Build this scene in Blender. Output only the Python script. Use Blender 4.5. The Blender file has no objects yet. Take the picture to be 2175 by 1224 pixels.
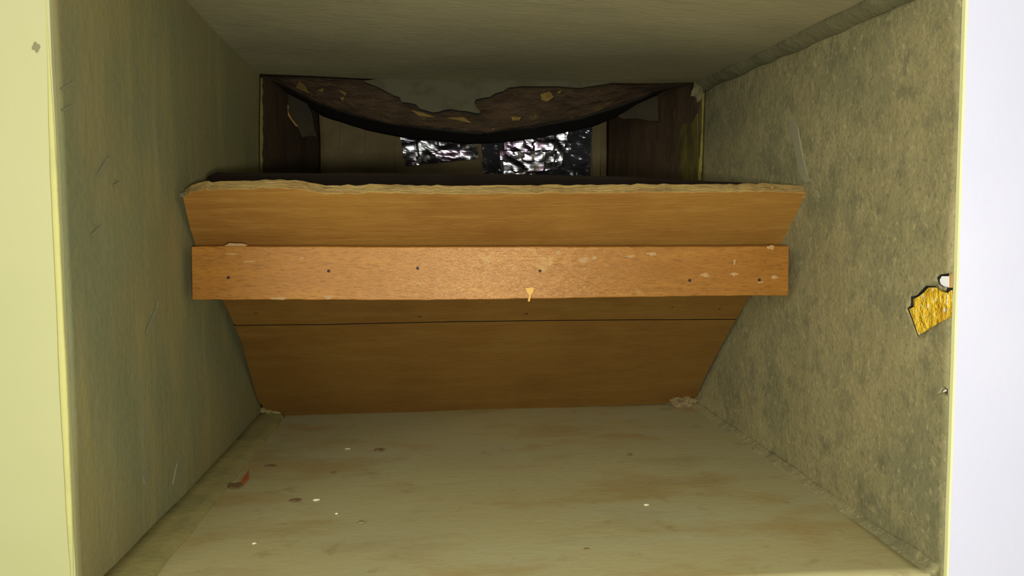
import bpy, bmesh, math, random
from mathutils import Vector, noise
random.seed(7)
S = bpy.context.scene
COL = S.collection

# ------------------------------------------------------------------ camera
F = 1700.0
PITCH = math.atan(157/F); YAW = math.atan(87.5*math.cos(PITCH)/F)
cam = bpy.data.cameras.new('camera'); cam.sensor_width = 36; cam.lens = F*36/2175
cam.clip_start = 0.01
co = bpy.data.objects.new('camera', cam); COL.objects.link(co)
co.rotation_euler = (math.pi/2 - PITCH, 0, -YAW)
S.camera = co
Fw = Vector((math.sin(YAW)*math.cos(PITCH), math.cos(YAW)*math.cos(PITCH), -math.sin(PITCH)))
Rt = Vector((math.cos(YAW), -math.sin(YAW), 0)); Up = Rt.cross(Fw)
def ray(x, y): return Fw + Rt*((x-1087.5)/F) + Up*((612-y)/F)
def P(x, y, Y):
    """point of the place seen at photograph pixel x, y that lies at depth Y"""
    d = ray(x, y); return d*(Y/d.y)
def PP(x, y, p0, n):
    d = ray(x, y); return d*(p0.dot(n)/d.dot(n))

# ------------------------------------------------------------------ light, world, exposure
w = bpy.data.worlds.new('world'); S.world = w; w.use_nodes = True
w.node_tree.nodes['Background'].inputs[0].default_value = (1.0, 0.99, 0.93, 1)
w.node_tree.nodes['Background'].inputs[1].default_value = 0.55
def area(name, loc, target, size, power, color):
    l = bpy.data.lights.new(name, 'AREA'); l.shape = 'DISK' if isinstance(size, float) else 'RECTANGLE'
    if isinstance(size, float): l.size = size
    else: l.size, l.size_y = size
    l.energy = power; l.color = color
    o = bpy.data.objects.new(name, l); COL.objects.link(o); o.location = loc
    o.rotation_euler = (Vector(target)-Vector(loc)).to_track_quat('-Z', 'Y').to_euler(); return o
area('window_daylight', (-0.9, -1.3, 0.45), (0.1, 0.6, 0), (0.9, 0.9), 16, (1, 0.98, 0.95))
area('phone_lamp', (0.02, -0.03, -0.030), (0.0, 1, -0.09), 0.045, 4.0, (1, 0.97, 0.92))
S.view_settings.view_transform = 'Standard'; S.view_settings.look = 'None'
S.view_settings.gamma = 1; S.view_settings.use_curve_mapping = False
S.view_settings.exposure = 0.0

# ------------------------------------------------------------------ materials
def mat(name, base, layers=(), rough=0.85, spec=0.25, metal=0.0, bumps=(), ramp=None, wave=None):
    """layers: (axis scale, noise scale, detail, lo, hi, colour, amount); bumps: (axis scale, noise scale, detail, distance)"""
    m = bpy.data.materials.new(name); m.use_nodes = True
    N = m.node_tree.nodes; L = m.node_tree.links
    b = N['Principled BSDF']; tc = N.new('ShaderNodeTexCoord')
    b.inputs['Roughness'].default_value = rough; b.inputs['Metallic'].default_value = metal
    b.inputs['Specular IOR Level'].default_value = spec
    rgb = N.new('ShaderNodeRGB'); rgb.outputs[0].default_value = (*base, 1); cur = rgb.outputs[0]
    def nz(ax, sc, det, off=0):
        mp = N.new('ShaderNodeMapping'); mp.inputs['Scale'].default_value = ax[:3]
        if len(ax) > 3: mp.inputs['Rotation'].default_value = (0, ax[3], 0)
        mp.inputs['Location'].default_value = (off, off*.7, off*1.3)
        L.new(tc.outputs['Object'], mp.inputs[0])
        t = N.new('ShaderNodeTexNoise'); t.inputs['Scale'].default_value = sc; t.inputs['Detail'].default_value = det
        t.inputs['Roughness'].default_value = 0.62
        L.new(mp.outputs[0], t.inputs['Vector']); return t.outputs[0]
    for i, (ax, sc, det, lo, hi, c, amt) in enumerate(layers):
        f = nz(ax, sc, det, i*3.1+1)
        r = N.new('ShaderNodeMapRange'); r.inputs[1].default_value = lo; r.inputs[2].default_value = hi
        r.inputs[4].default_value = amt; L.new(f, r.inputs[0])
        mx = N.new('ShaderNodeMix'); mx.data_type = 'RGBA'
        L.new(r.outputs[0], mx.inputs[0]); L.new(cur, mx.inputs[6]); mx.inputs[7].default_value = (*c, 1)
        cur = mx.outputs[2]
    if wave:      # soft-edged stripe of another colour across one axis: (axis, start, end, colour)
        ax, a, e, c = wave
        sp = N.new('ShaderNodeSeparateXYZ'); L.new(tc.outputs['Object'], sp.inputs[0])
        r = N.new('ShaderNodeMapRange'); r.inputs[1].default_value = a; r.inputs[2].default_value = e
        L.new(sp.outputs[ax], r.inputs[0])
        mx = N.new('ShaderNodeMix'); mx.data_type = 'RGBA'
        L.new(r.outputs[0], mx.inputs[0]); mx.inputs[6].default_value = (*c, 1); L.new(cur, mx.inputs[7]); cur = mx.outputs[2]
    L.new(cur, b.inputs['Base Color'])
    prev = None
    for i, (ax, sc, det, dist) in enumerate(bumps):
        f = nz(ax, sc, det, i*5+11); bp = N.new('ShaderNodeBump'); bp.inputs['Distance'].default_value = dist
        bp.inputs['Strength'].default_value = 1
        L.new(f, bp.inputs['Height'])
        if prev: L.new(prev, bp.inputs['Normal'])
        prev = bp.outputs[0]
    if prev: L.new(prev, b.inputs['Normal'])
    return m
I3 = (1, 1, 1)
M = {}
M['wall_left'] = mat('dull_olive_cement', (0.228, 0.205, 0.079), [
    (I3, 5, 3, .42, .62, (0.174, 0.191, 0.087), .8), ((1, 5, 1), 5, 4, .5, .7, (0.318, 0.262, 0.085), .6),
    ((6, 6, 1), 6, 4, .55, .8, (0.304, 0.282, 0.140), .5), (I3, 160, 3, .4, .7, (0.288, 0.254, 0.112), .3)],
    bumps=[(I3, 160, 4, .0005), ((10, 10, 1.5), 9, 3, .0003)])
M['wall_right'] = mat('rough_olive_cement', (0.291, 0.254, 0.110), [
    (I3, 7, 5, .45, .62, (0.192, 0.186, 0.087), .85), (I3, 22, 6, .48, .66, (0.358, 0.310, 0.134), .7),
    (I3, 45, 6, .5, .72, (0.148, 0.141, 0.070), .75), (I3, 280, 3, .54, .66, (0.148, 0.145, 0.081), .55), (I3, 150, 5, .56, .70, (0.445, 0.372, 0.170), .7)],
    bumps=[(I3, 70, 6, .0014), (I3, 220, 4, .0007)])
M['ceiling'] = mat('grey_olive_cement', (0.303, 0.271, 0.136), [
    (I3, 5, 3, .42, .65, (0.376, 0.330, 0.165), .8), ((1, 6, 1), 12, 4, .5, .7, (0.257, 0.254, 0.129), .6),
    ((1, 8, 1), 60, 4, .5, .75, (0.459, 0.397, 0.200), .5)], bumps=[((1, 3, 1), 70, 5, .0006), (I3, 12, 3, .001)])
M['floor'] = mat('stained_stone_slab', (0.397, 0.354, 0.154), [
    ((1, 1.6, 1), 4.5, 4, .46, .62, (0.397, 0.379, 0.193), .85), ((1, 2, 1), 7, 6, .5, .64, (0.358, 0.263, 0.091), .8),
    ((1, 3, 1), 5, 5, .56, .70, (0.291, 0.220, 0.081), .5), (I3, 40, 6, .60, .72, (0.225, 0.153, 0.048), .4),
    ((1, 2, 1), 150, 3, .45, .75, (0.450, 0.403, 0.193), .3)], rough=.7, bumps=[((1, 2, 1), 90, 4, .0003), (I3, 9, 3, .0006)])
M['mortar'] = mat('olive_mortar', (0.275, 0.242, 0.083), [
    (I3, 16, 5, .45, .65, (0.199, 0.185, 0.068), .8), (I3, 120, 4, .5, .7, (0.328, 0.293, 0.107), .4)],
    bumps=[(I3, 90, 5, .0008), (I3, 30, 4, .0008)])
M['grey_mortar'] = mat('grey_mortar', (0.171, 0.158, 0.071), [
    (I3, 16, 5, .45, .65, (0.135, 0.126, 0.058), .8)], bumps=[(I3, 90, 5, .002)])
M['paint_yellow'] = mat('pale_yellow_green_wall_paint', (0.411, 0.411, 0.178), [
    (I3, 3, 3, .4, .65, (0.448, 0.434, 0.218), .8), (I3, 14, 3, .62, .8, (0.342, 0.335, 0.144), .4)], rough=.6, bumps=[(I3, 60, 3, .0004)])
M['paint_edge'] = mat('bright_yellow_paint_edge', (0.484, 0.460, 0.155), [
    (I3, 30, 3, .45, .7, (0.376, 0.363, 0.141), .6)], rough=.6, bumps=[(I3, 60, 3, .001)])
M['paint_white'] = mat('white_wall_paint', (0.623, 0.626, 0.706), [
    (I3, 5, 3, .4, .65, (0.653, 0.656, 0.722), .8)], rough=.6, bumps=[(I3, 90, 3, .0003)],
    wave=(0, 0.318, 0.342, (0.610, 0.626, 0.431)))
wood_b = [((1, 10, 10), 40, 4, .0005), (I3, 20, 3, .0006)]
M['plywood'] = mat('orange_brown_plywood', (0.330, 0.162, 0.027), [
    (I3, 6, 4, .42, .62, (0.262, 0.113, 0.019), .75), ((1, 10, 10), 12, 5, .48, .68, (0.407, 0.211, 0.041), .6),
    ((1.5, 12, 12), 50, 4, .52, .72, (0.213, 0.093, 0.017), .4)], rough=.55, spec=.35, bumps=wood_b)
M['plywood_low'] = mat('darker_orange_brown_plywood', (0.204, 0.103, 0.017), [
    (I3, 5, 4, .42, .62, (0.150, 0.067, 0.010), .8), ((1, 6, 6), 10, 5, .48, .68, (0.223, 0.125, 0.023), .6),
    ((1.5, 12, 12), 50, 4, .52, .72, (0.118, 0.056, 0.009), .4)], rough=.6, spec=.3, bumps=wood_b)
M['cut_edge'] = mat('pale_splintered_plywood_edge', (0.425, 0.289, 0.086), [
    ((1, 4, 4), 22, 5, .46, .62, (0.306, 0.183, 0.053), .8), ((1, 10, 10), 30, 4, .5, .65, (0.170, 0.128, 0.045), .6)],
    bumps=[((1, 8, 8), 60, 5, .003)])
M['hardwood'] = mat('reddish_hardwood', (0.301, 0.126, 0.021), [
    ((1, 1, 1), 5, 4, .42, .62, (0.244, 0.102, 0.014), .7), ((1, 8, 8), 14, 5, .48, .64, (0.358, 0.158, 0.023), .6),
    ((2.2, 15, 15, -.14), 52, 4, .52, .64, (0.16, 0.066, 0.011), .7), ((1, 1, 1.3), 26, 5, .62, .72, (0.352, 0.247, 0.068), .6)],
    rough=.30, spec=.75, bumps=[((2, 12, 12, -.14), 40, 4, .0007)])
M['hardwood'].node_tree.nodes['Principled BSDF'].inputs['Specular Tint'].default_value = (1, .66, .36, 1)
M['black_lining'] = mat('very_dark_brown_board', (0.010, 0.006, 0.003), [
    (I3, 12, 3, .4, .65, (0.015, 0.010, 0.006), .7)], rough=.9, spec=.1)
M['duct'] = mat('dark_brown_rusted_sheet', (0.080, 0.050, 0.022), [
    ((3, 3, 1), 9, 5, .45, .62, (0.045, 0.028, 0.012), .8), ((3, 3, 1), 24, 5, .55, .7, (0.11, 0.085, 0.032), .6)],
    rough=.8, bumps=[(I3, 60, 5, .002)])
M['duct_green'] = mat('yellow_green_stained_sheet', (0.120, 0.102, 0.015), [
    ((3, 3, 1), 14, 5, .42, .62, (0.048, 0.033, 0.011), .85)], bumps=[(I3, 60, 5, .002)])
M['duct_back'] = mat('grey_brown_back_board', (0.205, 0.160, 0.069), [
    (I3, 9, 4, .42, .65, (0.123, 0.093, 0.038), .8)], bumps=[(I3, 30, 4, .002)])
M['crust'] = mat('brown_dirt_crust', (0.089, 0.055, 0.025), [
    ((1, 2, 2), 14, 6, .46, .6, (0.051, 0.032, 0.015), .8), (I3, 34, 6, .58, .7, (0.170, 0.119, 0.038), .7)],
    bumps=[((1, 2, 2), 40, 6, .008)])
M['shade_and_crack'] = mat('near_black_shade_and_crack', (0.022, 0.019, 0.013), rough=.7, spec=.2)  # near-black: shade of underside and hole put into the colour, also a crack
M['flake'] = mat('ochre_paint_flake', (0.280, 0.189, 0.042), [(I3, 60, 3, .45, .6, (0.196, 0.119, 0.028), .7)])
M['flap'] = mat('brown_cardboard_flap', (0.047, 0.038, 0.018), [(I3, 20, 4, .45, .6, (0.031, 0.025, 0.013), .7)])
M['flap_edge'] = mat('orange_torn_cardboard', (0.34, 0.19, 0.035))
M['gold'] = mat('crumbly_golden_brick', (0.92, 0.60, 0.04), [
    (I3, 110, 4, .5, .62, (0.62, 0.33, 0.008), .9), (I3, 170, 3, .6, .68, (1.0, 0.95, 0.62), .9)],
    rough=.35, spec=.6, bumps=[(I3, 120, 4, .006)])
M['white_plaster'] = mat('bare_white_plaster', (0.95, 0.93, 0.86))
M['rust_plaster'] = mat('tan_bare_plaster', (0.55, 0.33, 0.12))
M['nail'] = mat('rusty_nail', (0.03, 0.018, 0.012), rough=.5, metal=.3)
M['chip_brown'] = mat('brown_chip', (0.18, 0.115, 0.045))
M['chip_white'] = mat('pale_crumb', (0.85, 0.80, 0.50))
M['chip_red'] = mat('orange_red_chip', (0.42, 0.12, 0.025))
M['fluff'] = mat('tan_fibre_clump', (0.252, 0.188, 0.077), [(I3, 90, 3, .4, .6, (0.154, 0.112, 0.049), .7)])
M['foil'] = mat('silver_foil_reflection', (0.92, 0.94, 0.95), [(I3, 26, 3, .50, .60, (0.90, 0.58, 0.85), .7)],
    rough=.22, metal=1, bumps=[((1, 1, 1.6), 24, 1, .006)])  # pink patches put the film reflections' purple tint into the colour
M['film'] = mat('dark_glossy_plastic_film', (0.045, 0.045, 0.048), rough=.2, spec=.7, bumps=[(I3, 28, 2, .012)])

# ------------------------------------------------------------------ helpers
def link(name, verts, faces, m, parent=None, smooth=False, mats=None, fmat=None):
    me = bpy.data.meshes.new(name); me.from_pydata([tuple(v) for v in verts], [], faces)
    for k in (mats or [m]): me.materials.append(k)
    if fmat:
        for p, i in zip(me.polygons, fmat): p.material_index = i
    bm = bmesh.new(); bm.from_mesh(me); bmesh.ops.recalc_face_normals(bm, faces=bm.faces); bm.to_mesh(me); bm.free()
    if smooth: me.polygons.foreach_set('use_smooth', [True]*len(me.polygons))
    o = bpy.data.objects.new(name, me); COL.objects.link(o)
    if parent: o.parent = parent; o.location = -parent.location
    return o
def struct(o, label=None, cat=None):
    o['kind'] = 'structure'
    if label: o['label'] = label
    if cat: o['category'] = cat
    return o
def thing(name, label, cat, loc, group=None):
    o = bpy.data.objects.new(name, None); COL.objects.link(o); o.empty_display_size = .02
    o.location = loc; return tag(o, label, cat, group)
def tag(o, label, cat, group=None):
    o['label'] = label; o['category'] = cat
    if group: o['group'] = group
    return o
def rebase(o, base):
    """put a mesh's origin at its base without moving it"""
    base = Vector(base)
    for v in o.data.vertices: v.co -= base
    o.location = base; return o
def n3(p, sc, amp, seed=0.0): return noise.noise(Vector(p)*sc + Vector((seed, seed*2, seed*3)))*amp
def slab(name, fn, nu, nv, normal_out, th, m, parent=None, amp=0.0, sc=9, seed=0, smooth=True):
    """grid surface fn(u, v) with thickness th along normal_out and a closed rim"""
    n = Vector(normal_out).normalized(); V = []; Fc = []
    for k in (0, 1):
        for j in range(nv+1):
            for i in range(nu+1):
                p = Vector(fn(i/nu, j/nv))
                if k == 0 and amp: p = p + n*n3(p, sc, amp, seed)
                V.append(p + n*th*k)
    A = lambda i, j, k: k*(nu+1)*(nv+1) + j*(nu+1) + i
    for k in (0, 1):
        for j in range(nv):
            for i in range(nu): Fc.append((A(i, j, k), A(i+1, j, k), A(i+1, j+1, k), A(i, j+1, k)))
    for i in range(nu):
        for j in (0, nv): Fc.append((A(i, j, 0), A(i+1, j, 0), A(i+1, j, 1), A(i, j, 1)))
    for j in range(nv):
        for i in (0, nu): Fc.append((A(i, j, 0), A(i, j+1, 0), A(i, j+1, 1), A(i, j, 1)))
    o = link(name, V, Fc, m, parent)
    if smooth:
        me = o.data; nf = nu*nv*2
        me.polygons.foreach_set('use_smooth', [i < nf for i in range(len(me.polygons))])
    return o
def plate(name, pts, off, m, parent=None, edge=None, edge_only=None, bev=0.0):
    """closed outline pts extruded by vector off (per-point list allowed); rim faces may take another material"""
    n = len(pts); offs = off if isinstance(off, list) else [off]*n
    V = [Vector(p) for p in pts] + [Vector(p)+Vector(o) for p, o in zip(pts, offs)]
    Fc = [tuple(range(n)), tuple(range(2*n-1, n-1, -1))]; fm = [0, 0]
    for i in range(n):
        j = (i+1) % n; Fc.append((i, j, j+n, i+n))
        fm.append(1 if edge and (edge_only is None or i in edge_only) else 0)
    o = link(name, V, Fc, m, parent, mats=[m]+([edge] if edge else []), fmat=fm)
    if bev:
        b = o.modifiers.new('bevel', 'BEVEL'); b.width = bev; b.segments = 2; b.limit_method = 'ANGLE'
    return o
def densify(pts, step, jit, seed=0, dirs=None):
    """pixel outline with extra jittered points"""
    rnd = random.Random(seed); out = []
    for i, (a, b) in enumerate(zip(pts, pts[1:])):
        k = max(1, int(math.dist(a, b)/step))
        for q in range(k):
            t = q/k; j = jit if q else 0
            out.append((a[0]+(b[0]-a[0])*t, a[1]+(b[1]-a[1])*t + rnd.uniform(-j, j)))
    out.append(pts[-1]); return out
def interp(tab, x):
    if x <= tab[0][0]: return tab[0][1]
    for (x0, y0), (x1, y1) in zip(tab, tab[1:]):
        if x <= x1: return y0+(y1-y0)*(x-x0)/(x1-x0)
    return tab[-1][1]
def lump(name, c, r, m, sq=(1, 1, .6), amp=.35, sc=1.4, seed=0, sub=2, parent=None):
    bm = bmesh.new(); bmesh.ops.create_icosphere(bm, subdivisions=sub, radius=1)
    for v in bm.verts:
        v.co *= 1 + noise.noise(v.co*sc + Vector((seed, 0, 0)))*amp*2
        v.co = Vector((v.co.x*sq[0]*r, v.co.y*sq[1]*r, v.co.z*sq[2]*r)) + Vector(c)
    me = bpy.data.meshes.new(name); bm.to_mesh(me); bm.free(); me.materials.append(m)
    o = bpy.data.objects.new(name, me); COL.objects.link(o)
    if parent: o.parent = parent; o.location = -parent.location
    else: rebase(o, (c[0], c[1], min(v.co.z for v in me.vertices)))
    return o

# ------------------------------------------------------------------ the niche's shell
YF, YB = 0.55, 1.10
def quad3(a, b, c, t):      # smooth curve through three stations t=0, .45, 1
    k = .45
    l0 = (t-k)*(t-1)/(k); l1 = t*(t-1)/(k*(k-1)); l2 = t*(t-k)/(1-k)
    return a*l0 + b*l1 + c*l2
LF = [P(112+.045*-500, -500, YF), P(112+.045*1560, 1560, YF)]
LB = [P(552, 60, YB), P(556, 980, YB)]
def left_x(Y, z):
    f = (z-LF[1].z)/(LF[0].z-LF[1].z); xf = LF[1].x+(LF[0].x-LF[1].x)*f
    f = (z-LB[1].z)/(LB[0].z-LB[1].z); xb = LB[1].x+(LB[0].x-LB[1].x)*f
    return quad3(xf, -0.2795, xb, (Y-YF)/(YB-YF))
def wl(u, v):
    Y = YF+(YB-YF)*u; z = -.32+.56*v; return (left_x(Y, z), Y, z)
wall_l = struct(slab('wall_left', wl, 60, 50, (-1, 0, 0), .02, M['wall_left'], amp=.0022, seed=2))
RF = [P(2043+16, -500, YF), P(1994, 1500, YF)]
RB = [P(1498, 150, YB), P(1474, 880, YB)]
def right_x(Y, z):
    f = (z-RF[1].z)/(RF[0].z-RF[1].z); xf = RF[1].x+(RF[0].x-RF[1].x)*f
    f = (z-RB[1].z)/(RB[0].z-RB[1].z); xb = RB[1].x+(RB[0].x-RB[1].x)*f
    t = (Y-YF)/(YB-YF); return xf+(xb-xf)*t
def wr(u, v):
    Y = YF+(YB-YF)*u; z = -.32+.56*v; return (right_x(Y, z), Y, z)
wall_r = struct(slab('wall_right', wr, 70, 60, (1, 0, 0), .02, M['wall_right'], amp=.002, seed=5))

def onright(x, y):          # pixel -> point on the right wall
    Y = .7
    for _ in range(12):
        d = ray(x, y); X = right_x(Y, d.z/d.y*Y); Y = X*d.y/d.x
    return P(x, y, Y)
# broken-out patches near the right wall's front edge
holes = [[(2030, 583), (2018, 581), (2000, 583), (1992, 590), (1996, 604), (2004, 609), (2014, 611), (2012, 618), (1998, 616), (1988, 608), (1968, 607), (1958, 618), (1948, 628),
          (1936, 630), (1936, 642), (1935, 650), (1928, 655), (1936, 675), (1949, 714), (1978, 697), (1996, 686), (2018, 676), (2030, 672)],
         [(1999, 834), (2003, 829), (2009, 826), (2012, 831), (2004, 834)]]
cutters = []
for h in holes:
    pts = [onright(*p) for p in h]
    cutters.append(plate('cutter', [p-Vector((.012, 0, 0)) for p in pts], (.0165, 0, 0), M['shade_and_crack']))  # dark cutter material puts shade into the colour of the hole rim
for c in cutters:
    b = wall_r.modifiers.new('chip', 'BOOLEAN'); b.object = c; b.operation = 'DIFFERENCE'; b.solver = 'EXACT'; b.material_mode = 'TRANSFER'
dg = bpy.context.evaluated_depsgraph_get()
nm = bpy.data.meshes.new_from_object(wall_r.evaluated_get(dg)); wall_r.modifiers.clear(); wall_r.data = nm
for c in cutters: bpy.data.objects.remove(c)
def patch(name, px, m, depth, label, amp=.0):
    pts = [onright(*p)+Vector((depth, 0, 0)) for p in px]
    o = plate(name, pts, (.0035, 0, 0), m, wall_r); o['label'] = label; return o
patch('exposed_layer', [(2018, 617), (2010, 622), (1999, 621), (1986, 611), (1970, 611), (1960, 622), (1951, 629), (1938, 636), (1939, 652), (1928, 657), (1926, 660), (1948, 718), (2019, 680)],
      M['gold'], .0008, 'bright golden crumbly layer laid bare by the broken patch')
patch('core_shadow', [(2018, 577), (1990, 577), (1986, 600), (1950, 600), (1924, 630), (1922, 668), (1948, 722), (2018, 684)], M['shade_and_crack'], .0045, 'dark core behind the broken patch, shadow put into its colour')  # shadow along the hole's edge put in as a near-black plate
patch('bare_plaster', [(2013, 587), (1998, 587), (1994, 594), (1994, 606), (2004, 611), (2013, 611)], M['white_plaster'], .0008, 'small white chip above the golden patch')
patch('bare_plaster', [(2019, 580), (2013, 580), (2012.5, 612), (2017, 611)], M['rust_plaster'], .0010, 'tan bare strip beside the small white chip')
patch('bare_plaster', [(1997, 836), (2003, 827), (2010, 824), (2014, 832), (2004, 837)], M['white_plaster'], .0008, 'tiny white chip low at the wall edge')

def smear(px, name, m, k, parent, on):
    pts = [on(*p)+Vector((k, 0, 0)) for p in px]
    return plate(name, pts, (-k*.8, 0, 0), m, parent)
def onleft(x, y):
    Y = .7
    for _ in range(20):
        d = ray(x, y); X = left_x(Y, d.z/d.y*Y); Y = X*d.y/d.x
    return P(x, y, Y)
pale2 = mat('pale_scratch', (0.215, 0.205, 0.105), [(I3, 60, 5, .4, .62, (0.21, 0.21, 0.11), .9)])
for px in ([(124, 188), (152, 172), (154, 175), (128, 193)], [(126, 233), (150, 222), (152, 225), (130, 238)], [(205, 372), (226, 336), (232, 330), (228, 342), (212, 372)],
           [(240, 392), (252, 384), (254, 388), (243, 396)], [(308, 706), (330, 655), (334, 640), (334, 655), (312, 712)], [(192, 498), (212, 478), (213, 481), (195, 501)],
           [(365, 1030), (374, 985), (386, 965), (390, 972), (382, 1000), (372, 1040)], [(300, 1010), (312, 995), (320, 1000), (306, 1030)]):
    smear(px, 'scratch', pale2, .0012, wall_l, onleft)
ZBL, ZBR = P(600, 884, YB).z, P(1470, 858, YB).z
_a = onleft(245, 1224); ZFL = ZBL+(_a.z-ZBL)*(YB-YF)/(YB-_a.y); ZFR = P(1990, 1223, YF).z
XBR = P(1768, 1226, YF).x
pale = mat('pale_dust_smear', (0.285, 0.265, 0.145), [(I3, 40, 5, .4, .62, (0.26, 0.245, 0.13), .9)])
smear([(1678, 262), (1688, 256), (1697, 275), (1704, 320), (1716, 370), (1724, 386), (1712, 388), (1700, 370), (1690, 320), (1682, 290)], 'dust_smear', pale, -.0012, wall_r, onright)
smear([(1731, 400), (1738, 404), (1744, 420), (1738, 421)], 'dust_smear', pale, -.0012, wall_r, onright)
def floor_z(X, Y):
    t = (X+.29)/.60; t = min(1, max(0, t)); s = (Y-YF)/(YB-YF)
    zb = ZBL+(ZBR-ZBL)*t
    tf = min(1, max(0, (X+.29)/(XBR+.29))); zf = ZFL+(ZFR-ZFL)*tf
    return zf+(zb-zf)*s
fl = struct(slab('floor', lambda u, v: (-.302+.64*u, YF+.003+(YB+.02-YF)*v, floor_z(-.302+.64*u, YF+(YB-YF)*v)), 60, 50, (0, 0, -1), .025, M['floor'], amp=.0012, sc=7, seed=9))
_l = onleft(400, 4); _r = onright(1880, 3); _bl = P(553, 160, YB).z; _br = P(1472, 178, YB).z
C4 = {'bl': _bl, 'br': _br, 'fl': _bl+(_l.z-_bl)*(YB-YF)/(YB-_l.y), 'fr': _br+(_r.z-_br)*(YB-YF)/(YB-_r.y)}
def ceil_z(X, Y):
    t = min(1, max(0, (X+.29)/.61)); s = (Y-YF)/(YB-YF)
    sag = -.0045*math.sin(math.pi*t)*s
    return (C4['fl']*(1-t)+C4['fr']*t)*(1-s) + (C4['bl']*(1-t)+C4['br']*t)*s + sag
struct(slab('ceiling', lambda u, v: (-.302+.655*u, YF+(YB-YF)*v, ceil_z(-.302+.655*u, YF+(YB-YF)*v)), 60, 50, (0, 0, 1), .025, M['ceiling'], amp=.0022, sc=8, seed=4))

# front face of the wall round the niche
def front_piece(name, pts, th, m, y, edge=None):
    return struct(plate(name, [Vector((p[0], y, p[1])) for p in pts], (0, th, 0), m, edge=edge))
zs = [-1.0+.02*i for i in range(100)]
def edge_pts(f, zlo, zhi, amp, seed):
    return [(f(z)+.5*noise.noise(Vector((z*16, seed, 0)))*amp+noise.noise(Vector((z*70, seed, 3)))*amp*.5, z) for z in zs if zlo <= z <= zhi]
lx = lambda z: left_x(YF, max(-.32, min(.24, z)))
rx = lambda z: right_x(YF, max(-.32, min(.24, z)))
el = edge_pts(lx, -.9, .9, .0012, 1); er = edge_pts(rx, -.9, .9, .0006, 8)
front_piece('wall_front', [(-1.3, -.9)]+el+[(-1.3, .9)], .0040, M['paint_yellow'], YF-.0045)
front_piece('wall_front', [(1.3, -.9), (1.3, .9)]+er[::-1], .0035, M['paint_white'], YF-.0042, mat('cream_yellow_paint_rim', (0.78, 0.78, 0.36), rough=.6))
front_piece('wall_front', [(-.27, .9), (.325, .9), (.325, C4['fr']+.004), (-.27, C4['fl']+.006)], .003, M['paint_yellow'], YF-.0032)
front_piece('wall_front', [(-.27, -.9), (.325, -.9)]+[(x, floor_z(x, YF)-.0065+noise.noise(Vector((x*60, 1, 2)))*.0006) for x in [.325-.02*i for i in range(30)]], .003, M['paint_yellow'], YF-.0032)
g = lump('gouge', P(76, 100, YF-.0047), .0022, mat('grey_gouge', (0.22, 0.20, 0.10)), sq=(1, .15, 1.3), seed=4)
vv = Vector(g.location)
for o in S.objects:
    if o.name == 'wall_front': g.parent = o
r_edge = [(x-.0001, z) for x, z in er]
V = [Vector((x, YF-.0046, z)) for x, z in r_edge]+[Vector((x+.0016+.0006*noise.noise(Vector((z*40, 0, 0))), YF-.0046, z)) for x, z in r_edge[::-1]]
struct(plate('trim_7', V, (0, .0004, 0), bpy.data.materials['cream_yellow_paint_rim']))
# thick bright paint bead on the left edge
V = []; Fc = []; nb = 120; ring = 6
for i in range(nb+1):
    z = -.33+.62*i/nb; x = lx(z)
    wdt = .0032+.0008*noise.noise(Vector((z*13, 3, 1)))+.0003*noise.noise(Vector((z*60, 1, 1)))
    if z > .03: wdt *= max(.15, 1-(z-.03)*9)
    if z < -.20: wdt *= max(.15, 1-(-.20-z)*12)
    for k in range(ring):
        a = 2*math.pi*k/ring
        V.append((x-.0026+math.cos(a)*wdt*.8+.0005, YF-.0045+math.sin(a)*wdt*.35, z))
for i in range(nb):
    for k in range(ring): Fc.append((i*ring+k, i*ring+(k+1) % ring, (i+1)*ring+(k+1) % ring, (i+1)*ring+k))
Fc += [tuple(range(ring)), tuple(range(nb*ring, nb*ring+ring))]
struct(link('trim_1', V, Fc, M['paint_edge'], smooth=True))

# mortar fillets in the corners
def fillet(name, path, m, seed, amp):
    """path: list of cross-sections (list of points); open prism with caps"""
    k = len(path[0]); V = []; Fc = []
    for i, sec in enumerate(path):
        for j, p in enumerate(sec):
            p = Vector(p); a = amp
            V.append(p+Vector((n3(p, 35, a, seed), 0, n3(p, 30, a, seed+5))))
    for i in range(len(path)-1):
        for j in range(k): Fc.append((i*k+j, i*k+(j+1) % k, (i+1)*k+(j+1) % k, (i+1)*k+j))
    Fc += [tuple(range(k)), tuple(range((len(path)-1)*k, len(path)*k))]
    o = link(name, V, Fc, m, smooth=True); return struct(o)
sec = []
for i in range(91):
    Y = YF+.004+(1.093-YF-.004)*i/90; z = floor_z(-.28, Y); x = left_x(Y, z+.01)
    wv = noise.noise(Vector((Y*14, 0, 4)))*.0012
    sec.append([(x-.003, Y, z-.004), (x-.002, Y, z+.0075+wv), (x+.010, Y, z+.0068+wv*.6), (x+.022, Y, z+.006), (x+.031+wv, Y, z+.0042), (x+.0345+wv, Y, z-.003)])
fillet('trim_2', sec, M['mortar'], 3, .0009)
sec = []
for i in range(91):
    Y = YF+.004+(1.10-YF-.004)*i/90; z = ceil_z(.31, Y); x = right_x(Y, z-.01)
    wv = noise.noise(Vector((Y*17, 0, 9)))*.003; g = .75+.1*(1.1-Y)
    sec.append([(x+.003, Y, z+.004), (x-(.021+wv)*g, Y, z+.003), (x-(.020+wv)*g, Y, z-.003), (x-.012*g, Y, z-.0075), (x-.004, Y, z-(.0135+wv)*g), (x+.003, Y, z-(.0125+wv)*g)])
fillet('trim_3', sec, M['grey_mortar'], 6, .0014)
sec = []
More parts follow.
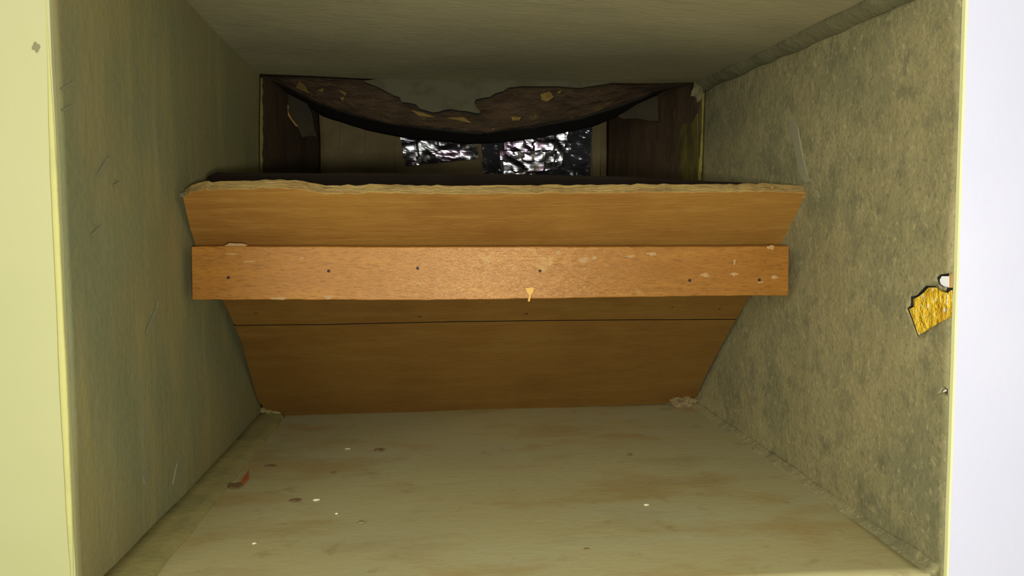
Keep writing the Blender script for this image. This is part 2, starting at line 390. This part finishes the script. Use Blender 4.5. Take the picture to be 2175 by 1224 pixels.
for i in range(91):
    Y = YF+.004+(1.095-YF-.004)*i/90; z = floor_z(.30, Y); x = right_x(Y, z+.01)
    wv = noise.noise(Vector((Y*13, 7, 9)))*.003; g = .8
    sec.append([(x+.003, Y, z-.004), (x+.003, Y, z+(.007+wv)*g), (x-.002, Y, z+(.0062+wv)*g), (x-.005*g, Y, z+.003*g), (x-(.010+wv)*g, Y, z+.001), (x-(.013+wv)*g, Y, z-.004)])
fillet('trim_4', sec, M['wall_right'], 8, .0005)
# pale bare edges where the side walls end at the back
def strip_edge(name, px, Y, wd, m, seed, right=False):
    pts = []
    q = densify(px, 8, 0, seed); rnd = random.Random(seed)
    a = [(x+rnd.uniform(-.7, .7), y) for x, y in q]; b = [(x+wd+rnd.uniform(-1.6, 1.6), y) for x, y in q]
    pts = [P(*p, Y) for p in a]+[P(*p, Y) for p in b[::-1]]
    return struct(plate(name, [p-Vector((0, .001, 0)) for p in pts], (0, .004, 0), m))
M['edge_green'] = mat('pale_yellow_green_edge', (0.149, 0.140, 0.036), [(I3, 60, 3, .45, .6, (0.110, 0.099, 0.028), .6)])
M['edge_ochre'] = mat('pale_ochre_edge', (0.240, 0.198, 0.030), [(I3, 60, 3, .45, .6, (0.150, 0.120, 0.042), .6)])
strip_edge('trim_5', [(548, 166), (549, 300), (548, 460)], YB+.0005, 9, M['edge_green'], 1)
strip_edge('trim_6', [(1491, 196), (1490, 280), (1485, 340), (1479, 460)], YB+.0005, 6, M['edge_ochre'], 2)

# ------------------------------------------------------------------ dark cavity behind the niche
DY0, DY1 = YB+.0005, 1.42
def vplane(name, xa, xb, m, ya=DY0, yb=DY1, zlo=-.31, zhi=.20, out=(1, 0, 0), nu=24, nv=24, amp=.002, seed=0, th=.006, parent=None):
    a = P(xa, 455, ya).x; b = P(xb, 455, yb).x
    return slab(name, lambda u, v: (a+(b-a)*u, ya+(yb-ya)*u, zlo+(zhi-zlo)*v), nu, nv, out, th, m, parent, amp=amp, sc=14, seed=seed)
dl = struct(vplane('wall_cavity_left', 553, 683, M['duct'], out=(-1, 0, 0), seed=1))
dr = struct(vplane('wall_cavity_right', 1490, 1287, M['duct'], out=(1, 0, 0), seed=2))
bk = vplane('wall_cavity_back', 676, 1294, M['duct_back'], ya=DY1, yb=DY1+.0001, out=(0, 1, 0), seed=3); struct(bk)
struct(link('ceiling_cavity', *(lambda a, b, y0, y1, z0, z1: ([(a, y0, z0), (b, y0, z0), (b, y1, z0), (a, y1, z0), (a, y0, z1), (b, y0, z1), (b, y1, z1), (a, y1, z1)],
    [(0, 1, 2, 3), (4, 5, 6, 7), (0, 1, 5, 4), (1, 2, 6, 5), (2, 3, 7, 6), (3, 0, 4, 7)]))(-.31, .34, YB+.002, 1.44, .199, .21), M['duct']))
struct(link('floor_cavity', *(lambda a, b, y0, y1, z0, z1: ([(a, y0, z0), (b, y0, z0), (b, y1, z0), (a, y1, z0), (a, y0, z1), (b, y0, z1), (b, y1, z1), (a, y1, z1)],
    [(0, 1, 2, 3), (4, 5, 6, 7), (0, 1, 5, 4), (1, 2, 6, 5), (2, 3, 7, 6), (3, 0, 4, 7)]))(-.31, .34, YB+.021, 1.44, -.325, -.292), M['duct']))
# stained strip on the right cavity wall and seams on the back board
def oncav(x, y, lift=.0):   # pixel -> right cavity wall
    a = P(1490, 455, DY0); b = P(1287, 455, DY1); d = ray(x, y)
    k = (b.x-a.x)/(b.y-a.y); Y = (a.x-k*a.y)/(d.x/d.y-k); return P(x, y, Y)+Vector((-lift, 0, 0))
pts = [(1449, 272), (1462, 262), (1476, 262), (1488, 240), (1489, 400), (1446, 400), (1452, 360), (1444, 320)]
o = plate('stained_strip', [oncav(x, y, .0032) for x, y in pts], (-.0012, 0, 0), M['duct_green'], dr); o['label'] = 'yellow-green stained strip along the cavity mouth'
for (x0, x1, y0, y1, mm) in ((686, 722, 255, 318, M['duct_back']), (727, 776, 262, 330, M['duct_back']), (786, 838, 285, 385, M['duct_back']), (1256, 1276, 270, 382, M['duct_back'])):
    q = densify([(x0, y0), (x1, y0), (x1-2, y1), (x0+3, y1-6), (x0, y0)], 15, 1.5, x0)[:-1]
    plate('board_patch', [P(x, y, DY1-.006) for x, y in q], (0, .003, 0), mm, bk)

# sagging sheet that hangs across the top of the cavity
top = [(556, 158), (640, 164), (760, 176), (900, 181), (1100, 181), (1300, 182), (1472, 178)]
mid = [(556, 164), (584, 174), (614, 189), (677, 221), (753, 244), (829, 262), (930, 275), (1015, 283), (1129, 270), (1232, 251), (1309, 228), (1360, 210), (1386, 197), (1430, 184), (1472, 180)]
low = [(556, 168), (584, 187), (652, 222), (682, 246), (778, 277), (854, 293), (1000, 307), (1064, 303), (1154, 292), (1257, 270), (1309, 250), (1373, 215), (1420, 192), (1472, 182)]
sheet = thing('sagging_sheet', 'brown dirt-crusted sheet sagging across the top of the dark opening', 'sheet', P(1010, 290, 1.20))
def loft(name, curves, n, m, amp, seed):
    V = []; Fc = []; k = len(curves)
    for i in range(n+1):
        x = 557+914*i/n
        for j, (tab, Y) in enumerate(curves):
            p = tab(x, Y); V.append(p+Vector((0, n3(p, 28, amp, seed), n3(p, 40, amp*.7, seed+3))))
    for i in range(n):
        for j in range(k-1): Fc.append((i*k+j, i*k+j+1, (i+1)*k+j+1, (i+1)*k+j))
    return link(name, V, Fc, m, sheet, smooth=True)
def blend(A, B, t): return lambda x, Y: P(x, interp(A, x)*(1-t)+interp(B, x)*t, Y)
s1 = loft('crusted_face', [(blend([(a, b-9*(1-t)) for a, b in top], mid, t), 1.108+.055*t**.8) for t in [i/14 for i in range(15)]], 150, M['crust'], .004, 2)
s2 = loft('shaded_underside', [(blend(mid, low, t), 1.163+.09*t) for t in [i/6 for i in range(7)]] +
     [((lambda x, Y, q=q: P(x, interp(low, x), 1.253)+Vector((0, q*.05, q*(.187-P(x, interp(low, x), 1.253).z)))), 0) for q in (.15, .6, .95)], 100, M['shade_and_crack'], .0012, 5)  # unlit part of the sheet, its shade given by the near-black colour
s1['label'] = 'brown crusted front face of the sheet'; s2['label'] = 'underside band of the sheet, its shade put into the dark colour'
for o in (s1, s2):
    so = o.modifiers.new('thickness', 'SOLIDIFY'); so.thickness = .0015; so.offset = 1
flk = [[(636, 172), (648, 184), (658, 199), (640, 191), (628, 186)], [(674, 192), (688, 187), (685, 196)], [(718, 190), (736, 197), (733, 204)],
       [(722, 207), (731, 206), (728, 216)], [(872, 233), (900, 240), (926, 250), (890, 246)], [(945, 250), (985, 249), (1002, 262), (970, 255)],
       [(1148, 200), (1168, 194), (1176, 206), (1162, 216), (1150, 212)], [(1182, 196), (1194, 191), (1188, 199)], [(1086, 248), (1107, 249), (1102, 256), (1088, 256)],
       [(1044, 273), (1052, 273), (1048, 276)]]
for q in flk:
    pts = []
    for (x, y) in q:
        t = max(0, min(1, (y-interp(top, x))/max(1, interp(mid, x)-interp(top, x))))
        pts.append(P(x, y, 1.108+.055*t**.8-.0065))
    plate('flake', pts, (0, .0012, 0), M['flake'], sheet)
fp = thing('cardboard_flap', 'dark brown torn flap with orange edge inside the cavity, at its left end', 'flap', P(650, 292, 1.24))
plate('flap_body', [P(*p, 1.24) for p in [(592, 186), (652, 219), (663, 243), (667, 272), (674, 291), (658, 288), (642, 292), (630, 266), (612, 232), (600, 205)]],
      (0, .003, 0), M['flap'], fp)
plate('torn_edge', [P(*p, 1.236) for p in [(590, 193), (596, 197), (606, 212), (613, 226), (612, 236), (620, 252), (634, 270), (628, 268), (612, 246), (600, 220)]],
      (0, .002, 0), M['flap_edge'], fp)
f2 = rebase(plate('cardboard_flap', [P(*p, 1.215) for p in [(1312, 247), (1352, 222), (1388, 206), (1397, 204), (1399, 257), (1380, 257), (1352, 251), (1325, 253)]], (0, .003, 0), M['flap']), P(1360, 256, 1.215))
tag(f2, 'dull brown flap under the sagging sheet, near the stained strip', 'flap')

# ragged grey mortar hanging over the middle of the opening
lipx = [(770, 172), (800, 184), (822, 195), (836, 203), (848, 206), (854, 217), (872, 219), (884, 222), (892, 231), (906, 235), (920, 239), (934, 237), (946, 233), (960, 232),
        (975, 235), (990, 236), (1004, 239), (1016, 241), (1021, 238), (1012, 228), (1007, 218), (1011, 211), (1024, 208), (1040, 206), (1052, 198), (1068, 194), (1080, 186), (1110, 183), (1180, 183), (1230, 187), (1300, 176)]
lp = plate('mortar_lip', [P(x, y, 1.088) for x, y in lipx] + [P(x, 168, 1.088) for x in range(1280, 760, -40)], (0, .014, 0), mat('dark_grey_mortar', (0.085, 0.078, 0.040), [(I3, 30, 4, .45, .6, (0.060, 0.052, 0.026), .7)], bumps=[(I3, 60, 5, .003)]))
ck = plate('crack', [P(x, y+4.5+2*math.sin(x*.21), 1.1035) for x, y in lipx if 846 <= x <= 1068]+[P(1060, 190, 1.1035), P(850, 196, 1.1035)], (0, .002, 0), M['shade_and_crack'])
tag(rebase(lp, P(930, 239, 1.09)), 'ragged grey mortar edge hanging from the ceiling over the dark opening', 'mortar')
ck.parent = lp; ck.location = -lp.location; ck['label'] = 'black crack line along the broken mortar edge'
hk = lump('mortar_lump', P(1481, 194, 1.085), .0075, M['grey_mortar'], sq=(1, 1, 1.5), seed=4)
tag(hk, 'grey mortar nub at the far end of the ceiling corner strip', 'mortar')

# plastic film on the back board; foil pieces stand in for its reflections
def crumple(name, px, Y, m, amp, seed, n=26):
    """crumpled sheet filling a pixel quad (tl, tr, br, bl) at depth Y"""
    tl, tr, br, bl = px; V = []; Fc = []
    for j in range(n+1):
        for i in range(n+1):
            u, v = i/n, j/n
            rag = noise.noise(Vector((u*6, v*6, seed)))*.03
            x = (tl[0]*(1-u)+tr[0]*u)*(1-v)+(bl[0]*(1-u)+br[0]*u)*v; y = (tl[1]*(1-u)+tr[1]*u)*(1-v)+(bl[1]*(1-u)+br[1]*u)*v
            p = P(x+rag*120, y+rag*60, Y)
            d = noise.cell(p*55+Vector((seed, 0, 0)))*.3 + abs(noise.noise(p*30+Vector((0, seed, 0))))*1.8 + noise.noise(p*60+Vector((seed, seed, 0)))*.5
            p.y -= d*amp + .001; V.append(p)
    for j in range(n):
        for i in range(n): Fc.append((j*(n+1)+i, j*(n+1)+i+1, (j+1)*(n+1)+i+1, (j+1)*(n+1)+i))
    o = link(name, V, Fc, m); so = o.modifiers.new('thickness', 'SOLIDIFY'); so.thickness = .0004
    return rebase(o, P((bl[0]+br[0])/2, bl[1], Y))
tag(crumple('plastic_film', [(1020, 280), (1258, 262), (1250, 392), (1030, 396)], DY1-.010, M['film'], .008, 3), 'dark glossy plastic film around the brighter reflections at the back', 'plastic film')
tag(crumple('foil_reflection', [(846, 272), (1012, 286), (1016, 338), (862, 353)], DY1-.010, M['foil'], .0045, 5), 'crumpled silvery pink foil strip standing in for a reflection in the film, dimmer of the two in the cavity', 'foil')
tag(crumple('foil_reflection', [(1060, 288), (1206, 280), (1192, 352), (1066, 392)], DY1-.022, M['foil'], .0045, 8), 'bright crumpled white foil standing in for a reflection in the film, below the low point of the sagging sheet', 'foil')

# ------------------------------------------------------------------ sloping plywood board
a0, a1, a2 = P(600, 884, 1.10), P(1470, 858, 1.10), P(1060, 402, .77)
nB = (a1-a0).cross(a2-a0).normalized()
if nB.y < 0: nB = -nB           # points back and up, away from the opening
B = lambda x, y, k=0.0: PP(x, y, a0+nB*k, nB)
TH = .0112
board = thing('plywood_board', 'orange-brown plywood board sloping up towards the opening behind a nailed batten', 'board', B(1035, 870))
ltop = densify([(1712, 411), (1640, 407), (1500, 408), (1300, 409), (1100, 411), (900, 411), (800, 409), (690, 412), (640, 402), (560, 399), (500, 402), (446, 405)], 14, 1.6, 3)
chip = [(438, 402), (428, 404), (414, 407), (402, 411), (394, 416), (388, 420)]
up = [(1666, 512), (1688, 470), (1706, 432), (1716, 418)] + ltop + chip + [(394, 448), (404, 488), (412, 512), (424, 600), (1615, 600)]
ne = len(ltop)+4
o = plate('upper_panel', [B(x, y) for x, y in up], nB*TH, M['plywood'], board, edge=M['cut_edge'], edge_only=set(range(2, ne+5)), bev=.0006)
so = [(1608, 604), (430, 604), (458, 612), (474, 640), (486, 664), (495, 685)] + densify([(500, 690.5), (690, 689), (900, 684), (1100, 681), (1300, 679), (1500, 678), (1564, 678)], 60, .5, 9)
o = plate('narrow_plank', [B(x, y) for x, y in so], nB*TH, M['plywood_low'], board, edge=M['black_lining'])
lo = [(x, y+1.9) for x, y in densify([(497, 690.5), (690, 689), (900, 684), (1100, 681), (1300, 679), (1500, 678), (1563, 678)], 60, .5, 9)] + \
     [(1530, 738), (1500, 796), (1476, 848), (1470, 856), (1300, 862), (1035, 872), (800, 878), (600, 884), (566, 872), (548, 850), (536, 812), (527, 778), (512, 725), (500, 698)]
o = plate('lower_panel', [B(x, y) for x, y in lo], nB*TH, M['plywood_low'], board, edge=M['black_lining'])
bt = densify([(1702, 404), (1600, 396), (1480, 389), (1300, 381), (1100, 376), (800, 374), (600, 374), (480, 373), (462, 372), (448, 377), (438, 383)], 30, .8, 4)
o = plate('backing_sheet', [B(x, y, TH+.009) for x, y in bt + [(436, 520), (470, 660), (1560, 660), (1650, 520)]], nB*.004, M['black_lining'], board)
o['label'] = 'thin black strip of backing showing above the board edge'
for (x, y) in ((1428, 653), (1118, 667), (892, 673), (544, 666), (1528, 657)):
    c = B(x, y, -.0006); lump('nail', c, .0011, M['nail'], sq=(1.6, .6, .6), seed=x, parent=board, sub=1)
for i, (x, y, r, sq) in enumerate(((1705, 412, .004, (1.4, 1, 1)), (1716, 420, .0035, (1, 1, 1.3)), (396, 414, .004, (1.6, 1, .7)), (424, 404, .003, (1.8, 1, .7)), (1640, 398, .0018, (1, 1, 1.4)))):
    o = lump('splinter', B(x, y, .004), r, M['cut_edge' if i != 2 else 'grey_mortar'], sq=sq, seed=i*7, parent=board)

# batten nailed across it
YT = .79
bat = thing('wooden_batten', 'reddish hardwood batten with nail holes and pale smears across the sloping board', 'batten', P(1040, 632, YT+.02))
tl = densify([(406, 524), (480, 523), (640, 524), (900, 524.5), (1100, 524), (1300, 524), (1500, 524), (1676, 523)], 40, .5, 5)
bl = densify([(1675, 628), (1500, 629), (1290, 632), (1150, 635), (1120, 635), (1000, 637), (860, 638), (700, 637), (520, 637), (408, 637)], 22, .8, 6)
def bv(x, y): return P(x, y, YT-.0032*max(0, min(1, (y-524)/112)))     # its lower edge stands a little proud
pts = [bv(*p) for p in tl+bl]
o = plate('timber', pts, (0, .0365, 0), M['hardwood'], bat, bev=.0009)
for (x, y) in ((485, 590), (698, 576), (887, 570), (1147, 576), (1465, 596), (1613, 595)):
    c = bv(x, y)-Vector((0, .0002, 0)); V = []; Fc = []
    for k in range(10):
        a = 2*math.pi*k/10
        for r, dy in ((.0016, .0002), (.0013, -.0004)): V.append(c+Vector((math.cos(a)*r, dy, math.sin(a)*r)))
    for k in range(10): Fc.append((2*k, 2*k+1, (2*k+3) % 20, (2*k+2) % 20))
    Fc += [tuple(range(0, 20, 2)), tuple(range(1, 20, 2))]
    link('nail', V, Fc, M['nail'], bat)
o = plate('splinter', [P(x, y, YT-.0044) for x, y in ((1116, 612), (1134, 611), (1133, 620), (1128, 626), (1125, 641), (1121, 640), (1124, 628), (1119, 620))], (0, .0009, 0),
      mat('fresh_yellow_splinter', (0.72, 0.42, 0.11)), bat); o['label'] = 'fresh yellow splinter peeling off the lower edge'
for i, (x, y, r, sx, sz) in enumerate(((1240, 552, .0042, 1.4, .6), (1262, 549, .0025, 1.2, .8), (1385, 540, .003, 1.6, .6), (1638, 527, .0035, 1.2, .7), (1340, 545, .003, 1.8, .5), (1560, 583, .0028, 1.8, .6),
                                     (1498, 585, .003, 1.5, .7), (1560, 560, .002, .6, 2), (1645, 590, .0022, 1.4, .8), (1186, 538, .0025, 1.2, .9), (497, 521, .004, 2.4, .4), (530, 556, .002, 3, .4),
                                     (592, 634, .0032, 2.2, .4), (698, 632, .0028, 1.6, .7), (640, 548, .002, 1.6, .5), (490, 540, .002, 3, .4), (1615, 600, .0016, 2, .5))):
    lump('plaster_smear', (bv(x, y)+Vector((0, .004 if y < 522 else .0001, 0))), r, mat('pale_plaster_smear', (0.40, 0.25, 0.10)) if i == 0 else bpy.data.materials['pale_plaster_smear'],
         sq=(sx, .12, sz), amp=.45, sc=2.2, seed=i*3, parent=bat)
    if y < 522: pass

# ------------------------------------------------------------------ crumbs on the slab
def onfloor(x, y):
    Y = .8
    for _ in range(20):
        d = ray(x, y); p = d*(Y/d.y); Y = floor_z(p.x, Y)*d.y/d.z
    return P(x, y, Y)
def flat_chip(name, px, m, th, parent=None, curl=.0):
    pts = []
    for i, (x, y) in enumerate(px):
        p = onfloor(x, y); p.z += .0012+curl*(i % 2); pts.append(p)
    return plate(name, pts, (0, 0, th), m, parent)
c = onfloor(500, 1034)
rc = thing('dried_leaf', 'curled orange-red leaf scrap on the slab beside the mortar strip', 'leaf', c)
flat_chip('leaf_blade', [(512, 1030), (517, 1020), (524, 1012), (529, 1005), (529, 1018), (524, 1027), (517, 1034)], M['chip_red'], .0012, rc, .001)
o = flat_chip('stalk', [(470, 1028), (478, 1030), (500, 1031), (514, 1028), (517, 1034), (505, 1041), (488, 1040), (478, 1033)], M['chip_brown'], .001, rc)
for x, y, r, mm, sq, lab in (
    (805, 959, .0055, 'chip_brown', (1.3, 1, .3), 'largest brown chip lying on the slab below the board'),
    (575, 992, .0055, 'chip_brown', (1.5, .8, .2), 'dull brown chip on the slab between leaf scrap and board'),
    (628, 1065, .0050, 'chip_brown', (1.6, .9, .2), 'faded brown chip on the slab beside a pale crumb'),
    (1337, 968, .0030, 'chip_brown', (1, 1, .4), 'small dark round crumb at the right of the slab, near the board'),
    (708, 1006, .0024, 'chip_brown', (1.3, 1, .3), 'small dark crumb on the slab between the pale crumbs'),
    (1246, 1168, .0018, 'chip_brown', (1.5, 1, .4), 'tiny dark crumb near the front of the slab'),
    (672, 1064, .0024, 'chip_white', (1.5, 1, .4), 'pale crumb on the slab beside the faded brown chip'),
    (738, 955, .0024, 'chip_white', (1.6, 1, .3), 'pale crumb on the slab near the largest brown chip'),
    (715, 1093, .0014, 'chip_white', (1.3, 1, .4), 'tiny pale crumb in front of the faded brown chip'),
    (1372, 1075, .0020, 'chip_white', (1.4, 1, .4), 'pale crumb on the right half of the slab'),
    (540, 1157, .0016, 'chip_white', (1.5, 1, .4), 'pale crumb near the front of the slab beside the mortar strip'),
    (768, 1112, .0030, 'mortar', (1.2, 1, .3), 'flat yellowish crumb pressed on the middle of the slab')):
    p = onfloor(x, y); p.z += r*sq[2]*.5+.0006
    tag(lump('crumb', p, r, M[mm], sq=sq, amp=.3, sc=1.6, seed=x*.1, sub=1), lab, 'crumb', 'crumbs scattered on the stone slab')
# clump of fibres in the far right corner
cl = onfloor(1452, 862); root = thing('fibre_clump', 'tan clump of fibres and crumbs in the corner at the foot of the board', 'debris', cl)
o = lump('clump_core', cl+Vector((0, -.002, .006)), .011, M['fluff'], sq=(1.5, .8, .8), amp=.4, sc=3, seed=2, sub=3, parent=root)
V = []; Fc = []; rnd = random.Random(3)
for k in range(70):
    p = cl+Vector((rnd.uniform(-.022, .016), rnd.uniform(-.008, .004), rnd.uniform(0, .012)))
    d = Vector((rnd.uniform(-1, .6), rnd.uniform(-.6, .2), rnd.uniform(-.2, 1))).normalized()*rnd.uniform(.004, .009)
    s = d.cross(Vector((0, 1, 0))).normalized()*.0005; t = Vector((0, .0005, 0)); n = len(V)
    V += [p+s, p-s, p+t, p+d]; Fc += [(n, n+1, n+3), (n+1, n+2, n+3), (n+2, n, n+3), (n, n+2, n+1)]
o = link('fibres', V, Fc, M['fluff'], root); o['kind'] = 'stuff'
for x, y, r, s, lab in ((578, 880, .013, 1, 'largest lump of mortar where the corner strip meets the board'), (602, 878, .007, 4, 'small mortar lump at the foot of the board, beside the largest lump')):
    p = onfloor(x, y); p.z += r*.4; p.y -= r*1.1
    tag(lump('mortar_lump', p, r, M['mortar'], sq=(1.1, .8, .7), amp=.35, sc=2, seed=s, sub=3), lab, 'mortar')
